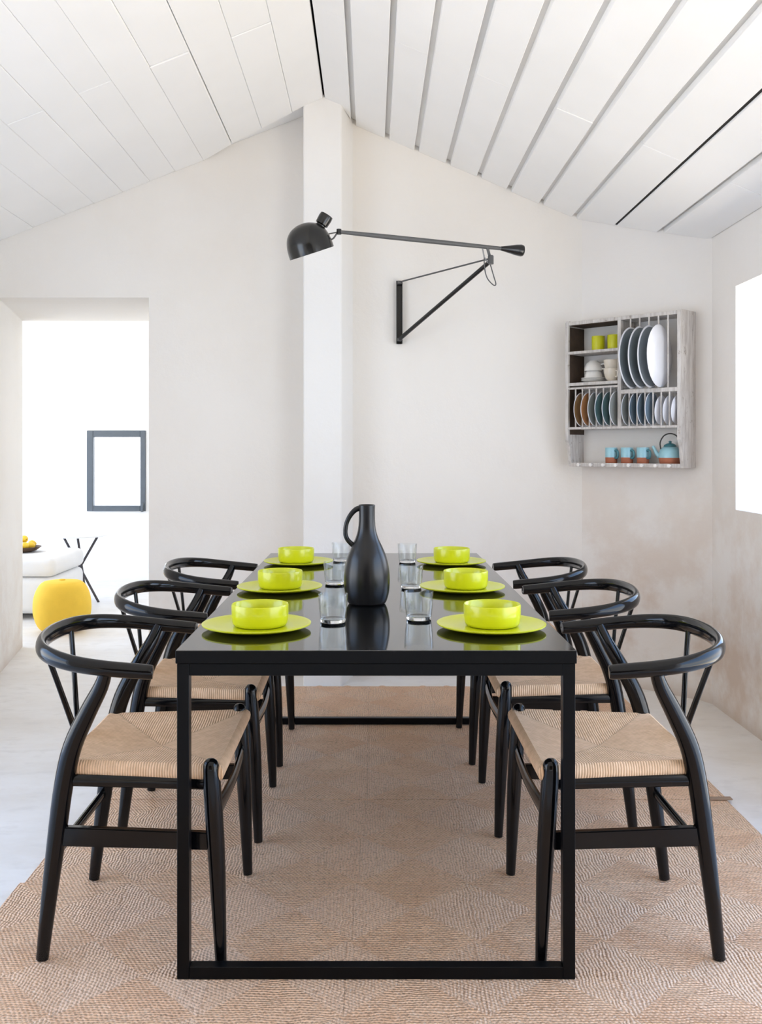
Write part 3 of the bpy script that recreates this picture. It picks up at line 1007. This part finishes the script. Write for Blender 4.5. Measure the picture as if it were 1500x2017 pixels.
def rpart(name, args, mat='rack_paint', bev=0.0015, parent=None):
    bm = bmesh.new(); box(bm, *args, bev=bev)
    return finish(bm, name, mat, parent or rack)


Y_B = -0.0015
for x0, x1_, inner in ((0.0, 0.018, 1), (RW - 0.018, RW, -1)):
    bm = bmesh.new()
    prof = [(Y_B, 0.0), (-RD + 0.034, 0.0), (-RD + 0.022, 0.05), (-RD + 0.016, 0.10), (-RD, 0.135), (-RD, RH - 0.01), (-RD + 0.006, RH), (Y_B, RH)]
    for x in (x0, x1_):
        pass
    a_ = [bm.verts.new((x0, p[0], p[1])) for p in prof]
    b_ = [bm.verts.new((x1_, p[0], p[1])) for p in prof]
    bm.faces.new(a_); bm.faces.new(b_[::-1])
    for i in range(len(prof)):
        j = (i + 1) % len(prof)
        bm.faces.new((a_[i], b_[i], b_[j], a_[j]))
    sp_ = finish(bm, 'side_panel', 'rack_paint', rack)
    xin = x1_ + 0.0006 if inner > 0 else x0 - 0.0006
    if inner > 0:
        lin = rpart('panel_lining', (xin - 0.0004, xin + 0.0012, -RD + 0.014, Y_B - 0.001, 0.165, RH - 0.03), 'wood_and_shade_brown', 0.0, sp_)
XM = 0.312
rpart('top_board', (0.018, RW - 0.018, -RD + 0.004, Y_B, RH - 0.022, RH - 0.004))
rpart('divider', (XM - 0.010, XM + 0.010, -RD, -RD + 0.022, 0.20, RH - 0.022))
rpart('divider_panel', (XM - 0.004, XM + 0.004, -RD + 0.0225, Y_B, 0.43, RH - 0.022))
zs1, zs2 = 1.690 - RZ0, 1.528 - RZ0
rpart('shelf', (0.018, XM - 0.010, -RD, Y_B, zs1 - 0.007, zs1 + 0.007))
rpart('shelf', (0.018, XM - 0.010, -RD, Y_B, zs2 - 0.008, zs2 + 0.008))
zl0, zl1 = 1.302 - RZ0, 1.508 - RZ0
zr1 = 1.478 - RZ0
for yy in (-RD, -0.030):
    rpart('rail', (0.018, RW - 0.018, yy, yy + 0.012, zl0 - 0.006, zl0 + 0.006))
    rpart('rail', (0.018, XM - 0.010, yy, yy + 0.012, zl1 - 0.006, zl1 + 0.004))
    rpart('rail', (XM + 0.010, RW - 0.018, yy, yy + 0.012, zr1 - 0.010, zr1 + 0.010))
rpart('back_rail', (0.018, RW - 0.018, -0.016, Y_B, 0.27, 0.30))
rpart('top_shade_sheet', (0.020, XM - 0.005, -RD + 0.010, Y_B, RH - 0.0245, RH - 0.0225), 'wood_and_shade_brown', 0.0)  # dark sheet stands in for the shade under the top board
rpart('bottom_board', (0.018, RW - 0.018, -RD + 0.036, Y_B, 0.0, 0.012))
rpart('front_strip', (0.018, RW - 0.018, -RD + 0.028, -RD + 0.036, 0.0, 0.020))
spin = None


def spindle(x, y, za, zb):
    bm = bmesh.new()
    tube(bm, [(x, y, za, 0.0042), (x, y, zb, 0.0042)], 8, (0, 1, 0))
    finish(bm, 'spindle', 'rack_paint', rack, smooth=40)


def slots(xa, xb, n):
    return [xa + (xb - xa) * k / n for k in range(1, n)]


for yy in (-RD + 0.006, -0.024):
    for x in slots(0.018, XM - 0.010, 7): spindle(x, yy, zl0 + 0.005, zl1 - 0.005)
    for x in slots(XM + 0.010, RW - 0.018, 7): spindle(x, yy, zl0 + 0.005, zr1 - 0.009)
for x in slots(XM + 0.010, RW - 0.018, 6):
    spindle(x, -RD + 0.006, zr1 + 0.009, RH - 0.022)
for k in range(8):
    bm = bmesh.new()
    x = 0.07 + k * 0.0715
    lathe(bm, [(0, 0), (0.0045, 0), (0.0045, 0.012), (0.0085, 0.016), (0.0085, 0.021), (0, 0.024)], 10,
          Matrix.Translation((x, -RD + 0.0285, 0.010)) @ Matrix.Rotation(PI / 2, 4, 'X'))
    finish(bm, 'peg', 'peg_white', rack, smooth=50)


def in_rack(o, x, y, z, extra=None):
    o.matrix_world = RM @ Matrix.Translation((x, y, z)) @ (extra or Matrix.Identity(4))
    return o


def disc_plate(rad, mat):
    bm = bmesh.new()
    lathe(bm, [(0, 0), (rad * 0.55, 0), (rad * 0.66, 0.002), (rad * 0.95, rad * 0.082), (rad * 0.975, rad * 0.088), (rad, rad * 0.10), (rad * 0.985, rad * 0.115), (rad * 0.94, rad * 0.10), (rad * 0.64, 0.0065), (rad * 0.55, 0.0045), (0, 0.0045)], 40)
    p_ = finish(bm, 'plate', [mat, 'glaze_white'], smooth=50)
    for f in p_.data.polygons:            # pale glazed lip
        if Vector((f.center.x, f.center.y)).length > rad * 0.955:
            f.material_index = 1
    return p_


def stand_plate(o, rad, x, yc, zbase, lean=0.0, turn=0.0, flip=False):
    # plate stands on edge: its axis lies along the rack
    E = Matrix.Rotation(turn, 4, 'Z') @ Matrix.Rotation(lean, 4, 'Y') @ Matrix.Rotation((-PI / 2) if not flip else PI / 2, 4, 'Y')
    return in_rack(o, x, yc, zbase + rad * math.cos(lean), E)


ord_ = ('first', 'second', 'third', 'fourth', 'fifth', 'sixth', 'seventh')
xa, xb = XM + 0.010, RW - 0.018
for k in range(4):
    mat = 'glaze_white_shaded' if k < 3 else 'glaze_white'
    o = disc_plate(0.150, mat)
    x = xa + (xb - xa) * (k + 1.5) / 6
    stand_plate(o, 0.150, x + 0.003, -0.154, zr1 + 0.012, lean=0.0, turn=0.10)
    if k < 3:
        tag(o, '%s slate-grey serving plate from the divider in the rack\'s upper slots' % ord_[k], 'plate', 'large plates in the upper rack')
    else:
        tag(o, 'large pale white serving plate beside the shade-toned ones, upper rack', 'plate', 'large plates in the upper rack')
xa, xb = 0.018, XM - 0.010
names = [('glaze_brown', 'ochre-brown'), ('glaze_orange', 'bright orange'), ('glaze_grey', 'pale grey'), ('glaze_teal', 'teal'), ('glaze_teal', 'teal'), ('glaze_grey', 'pale grey')]
for k, (mt_, cn) in enumerate(names):
    o = disc_plate(0.088, mt_)
    x = xa + (xb - xa) * (k + 1.5) / 7
    stand_plate(o, 0.088, x + 0.004, -0.110, zl0 + 0.008, turn=0.08)
    tag(o, '%s side plate, %s along the lower rack bay under the cups' % (cn, ord_[k]), 'plate', 'side plates in the lower rack')
xa, xb = XM + 0.010, RW - 0.018
names = [('glaze_grey', 'pale grey'), ('glaze_blue', 'dusky blue'), ('glaze_blue', 'dusky blue'), ('glaze_blue', 'dusky blue'), ('glaze_white', 'glossy white'), ('glaze_white', 'glossy white'), ('glaze_white', 'glossy white')]
for k, (mt_, cn) in enumerate(names):
    o = disc_plate(0.082, mt_)
    x = xa + (xb - xa) * (k + 0.5) / 7
    if k < 4:
        stand_plate(o, 0.082, x + 0.003, -0.105, zl0 + 0.008, turn=0.08)
    else:
        stand_plate(o, 0.072, x + 0.005, -0.102, zl0 + 0.010, lean=0.08, turn=0.06)
        o.scale = (0.86, 0.86, 0.86)
    tag(o, '%s side plate, %s along the lower bay under the big plates' % (cn, ord_[k]), 'plate', 'side plates in the lower rack')

# lime cups on the top shelf
def cup(name, prof, mat, handle=None, hm=None, seg=28):
    e_ = empty(name)
    bm = bmesh.new(); lathe(bm, prof, seg)
    finish(bm, 'body', mat, e_, smooth=50)
    if handle:
        bm = bmesh.new()
        P = catmull(handle, 4)
        tube(bm, [(*p[:3], p[3], p[3]) for p in P], 8, (0, 1, 0))
        finish(bm, 'handle', hm or mat, e_, smooth=60)
    return e_


limep = [(0, 0), (0.028, 0), (0.032, 0.003), (0.033, 0.040), (0.033, 0.074), (0.032, 0.0755), (0.0305, 0.074), (0.0305, 0.01), (0, 0.006)]
for k, x in enumerate((0.150, 0.236)):
    c_ = cup('beaker', limep, 'mug_lime')
    in_rack(c_, x, -0.078 if k == 0 else -0.070, zs1 + 0.0072)
    tag(c_, 'lime-yellow beaker on the rack\'s top shelf, %s' % ('nearer the dark side panel' if k == 0 else 'against the divider'), 'beaker', 'lime beakers on the rack shelf')
# stacked tea cups and saucers on the second shelf
sauc = [(0, 0), (0.035, 0), (0.040, 0.002), (0.062, 0.010), (0.0625, 0.012), (0.040, 0.0055), (0, 0.0045)]
cupp = [(0, 0), (0.022, 0), (0.024, 0.003), (0.036, 0.014), (0.044, 0.034), (0.047, 0.052), (0.0455, 0.0525), (0.042, 0.034), (0.034, 0.016), (0.020, 0.006), (0, 0.005)]
hnd = [(0.041, 0, 0.040, 0.004), (0.058, 0, 0.044, 0.0038), (0.066, 0, 0.032, 0.0038), (0.058, 0, 0.018, 0.0038), (0.040, 0, 0.020, 0.004)]
z = zs2 + 0.0082
for k in range(3):
    bm = bmesh.new(); lathe(bm, sauc, 32)
    o = finish(bm, 'saucer', 'china_white', smooth=50)
    in_rack(o, 0.120, -0.075, z + k * 0.0062)
    tag(o, 'white saucer, %s of the stack under the white cups' % ('lowest', 'middle', 'uppermost')[k], 'saucer', 'white saucers on the second rack shelf')
zc0 = z + 3 * 0.0062 + 0.0055
for k, ang in enumerate((2.7, 0.2)):          # two cups nested upside down over the saucers
    c_ = cup('teacup', cupp, 'china_white', hnd)
    in_rack(c_, 0.120, -0.075, zc0 + 0.0525 + k * 0.036, Matrix.Rotation(ang, 4, 'Z') @ Matrix.Rotation(PI, 4, 'X'))
    tag(c_, 'white teacup %s' % ('upside down directly on the stacked saucers' if k == 0 else 'upside down, topmost over another white cup'), 'teacup', 'cups on the second rack shelf')
for k, ang in enumerate((-0.6, -0.1)):        # two cream cups nested upright
    c_ = cup('teacup', [(r_ * 0.92, z_ * 1.25) for r_, z_ in cupp], 'china_cream', [(p[0] * 0.92, p[1], p[2] * 1.2, p[3]) for p in hnd])
    in_rack(c_, 0.232, -0.080, z + k * 0.044, Matrix.Rotation(ang, 4, 'Z'))
    tag(c_, 'cream teacup %s' % ('standing beside the divider, under another cream cup' if k == 0 else 'nested inside the top of another cream cup'), 'teacup', 'cups on the second rack shelf')

# two-tone mugs and teapot on the bottom board
mz = 0.0123
for k, x in enumerate((0.222, 0.310, 0.398)):
    e_ = empty('mug')
    bm = bmesh.new(); lathe(bm, [(0, 0), (0.026, 0), (0.029, 0.003), (0.030, 0.036)], 28)
    finish(bm, 'base', 'terracotta', e_, smooth=50)
    bm = bmesh.new(); lathe(bm, [(0.030, 0.036), (0.0305, 0.084), (0.0295, 0.0855), (0.028, 0.084), (0.0275, 0.01), (0, 0.006)], 28)
    finish(bm, 'body', 'glaze_aqua', e_, smooth=50)
    bm = bmesh.new()
    P = catmull([(0.029, 0, 0.070, 0.006), (0.046, 0, 0.070, 0.0055), (0.052, 0, 0.052, 0.0055), (0.046, 0, 0.034, 0.0055), (0.029, 0, 0.034, 0.006)], 4)
    tube(bm, [(*p[:3], p[3], p[3]) for p in P], 8, (0, 1, 0))
    finish(bm, 'handle', 'glaze_deep_teal', e_, smooth=60)
    in_rack(e_, x, -0.072, mz, Matrix.Rotation(-0.35, 4, 'Z'))
    tag(e_, 'aqua and terracotta mug, %s' % ('farthest from the teapot', 'between the other two mugs', 'beside the teapot spout')[k], 'mug', 'two-tone mugs in the rack bottom')
tp = empty('teapot')
bm = bmesh.new(); lathe(bm, [(0, 0), (0.040, 0), (0.048, 0.006), (0.053, 0.024), (0.054, 0.036)], 32)
finish(bm, 'base', 'terracotta', tp, smooth=50)
bm = bmesh.new(); lathe(bm, [(0.054, 0.036), (0.053, 0.056), (0.047, 0.074), (0.036, 0.085), (0.030, 0.088), (0, 0.088)], 32)
finish(bm, 'body', 'glaze_aqua', tp, smooth=50)
bm = bmesh.new(); lathe(bm, [(0, 0.0885), (0.031, 0.0885), (0.028, 0.098), (0.014, 0.105), (0.006, 0.107), (0.008, 0.115), (0, 0.119)], 24)
finish(bm, 'lid', 'glaze_deep_teal', tp, smooth=50)
bm = bmesh.new()
P = catmull([(-0.046, 0, 0.040, 0.013), (-0.062, 0, 0.052, 0.0105), (-0.074, 0, 0.074, 0.0082), (-0.084, 0, 0.092, 0.0072)], 4)
tube(bm, [(*p[:3], p[3], p[3]) for p in P], 10, (0, 1, 0))
finish(bm, 'spout', 'glaze_aqua', tp, smooth=60)
bm = bmesh.new()
P = catmull([(-0.044, 0, 0.074, 0.0035), (-0.048, 0, 0.110, 0.0033), (-0.030, 0, 0.142, 0.0033), (0.0, 0, 0.153, 0.0033), (0.030, 0, 0.142, 0.0033), (0.048, 0, 0.110, 0.0033), (0.044, 0, 0.074, 0.0035)], 4)
tube(bm, [(*p[:3], p[3], p[3]) for p in P], 8, (0, 1, 0))
finish(bm, 'handle', 'iron_dark', tp, smooth=60)
in_rack(tp, 0.535, -0.059, mz, Matrix.Rotation(0.2, 4, 'Z'))
tag(tp, 'aqua and terracotta teapot with dark hoop handle, rack bottom', 'teapot')

# ------------------------------------------------------------------ next room furniture
pf = empty('pouf', (-2.05, 6.25, FZ))
tag(pf, 'round yellow pouf on the bright floor of the next room', 'pouf')
bm = bmesh.new()
lathe(bm, catmull([(0.105, 0.0), (0.150, 0.03), (0.180, 0.10), (0.186, 0.17), (0.176, 0.245), (0.148, 0.305), (0.118, 0.330)], 4) + [(0.06, 0.337), (0, 0.338)], 40)
for v in bm.verts:
    if v.co.z < 1e-4: pass
finish(bm, 'cover', 'pouf_yellow', pf, smooth=60)
bm = bmesh.new(); lathe(bm, [(0, 0.3385), (0.02, 0.3385), (0.018, 0.345), (0, 0.347)], 16)
finish(bm, 'button', 'pouf_yellow', pf, smooth=60)

st_ = empty('side_table', (-2.31, 7.48, FZ))
tag(st_, 'tripod side table with crossed dark sticks and thin white top', 'table')
for (a_, b_) in (((-0.158, 0.06, 0.515), (0.16, -0.05, 0.0)), ((0.125, 0.05, 0.515), (-0.146, -0.04, 0.0)), ((0.02, -0.13, 0.515), (0.008, 0.13, 0.0))):
    bm = bmesh.new(); rod(bm, a_, b_, 0.0095, 8)
    finish(bm, 'leg', 'stick_dark', st_, smooth=50)
bm = bmesh.new(); lathe(bm, [(0, 0.5155), (0.19, 0.5155), (0.20, 0.518), (0.20, 0.528), (0.195, 0.53), (0, 0.53)], 36)
finish(bm, 'tray_top', 'tray_white', st_, smooth=40)

bn = empty('bench', (-2.80, 7.0, FZ))
tag(bn, 'white upholstered bench behind the doorway jamb', 'bench')
bm = bmesh.new(); box(bm, -0.62, 0.56, -0.36, 0.36, 0.04, 0.30, bev=0.05, seg=4)
finish(bm, 'base', 'bench_white', bn, smooth=40)
bm = bmesh.new(); box(bm, -0.61, 0.57, -0.37, 0.35, 0.302, 0.445, bev=0.055, seg=5)
finish(bm, 'seat_cushion', 'bench_white', bn, smooth=50)
for sx in (-0.55, 0.49):
    for sy in (-0.3, 0.3):
        bm = bmesh.new(); rod(bm, (sx, sy, 0.0), (sx, sy, 0.06), 0.02, 10)
        finish(bm, 'foot', 'bench_white', bn)

bo = (-2.575, 6.98, FZ + 0.4455)
bm = bmesh.new()
lathe(bm, [(0, 0), (0.05, 0), (0.09, 0.012), (0.125, 0.038), (0.127, 0.041), (0.121, 0.041), (0.088, 0.018), (0.05, 0.008), (0, 0.007)], 32)
o = finish(bm, 'fruit_bowl', 'bowl_brown', smooth=50, loc=bo)
tag(o, 'shallow brown bowl on the white bench', 'bowl')
fr_pos = [(0.050, 0.0, 0.047), (-0.045, 0.045, 0.047), (-0.04, -0.05, 0.047), (0.03, 0.07, 0.055), (0.035, -0.07, 0.055), (0.005, 0.0, 0.098)]
fr0 = None
for k, (dx, dy, dz) in enumerate(fr_pos):
    e_ = empty('lemon', (bo[0] + dx * 1.1, bo[1] + dy * 1.1, bo[2] + dz * 0.98), k * 1.1)
    e_.scale = (0.72, 0.78, 0.78)
    bm = bmesh.new()
    lathe(bm, catmull([(0.004, -0.046), (0.016, -0.038), (0.031, -0.018), (0.034, 0.004), (0.026, 0.026), (0.012, 0.038), (0.005, 0.044)], 3) + [(0, 0.045)], 20, Matrix.Rotation(PI / 2, 4, 'Y'))
    finish(bm, 'fruit', 'fruit_yellow', e_, smooth=60)
    bm = bmesh.new(); lathe(bm, [(0, 0), (0.004, 0), (0.003, 0.006), (0, 0.007)], 8, Matrix.Translation((0.044, 0, 0)) @ Matrix.Rotation(PI / 2, 4, 'Y'))
    finish(bm, 'stem_end', 'bowl_brown', e_)
    tag(e_, 'yellow lemon heaped in the brown bowl on the bench' if k < 5 else 'yellow lemon crowning the heap in the brown bowl', 'fruit', 'lemons in the brown bowl')
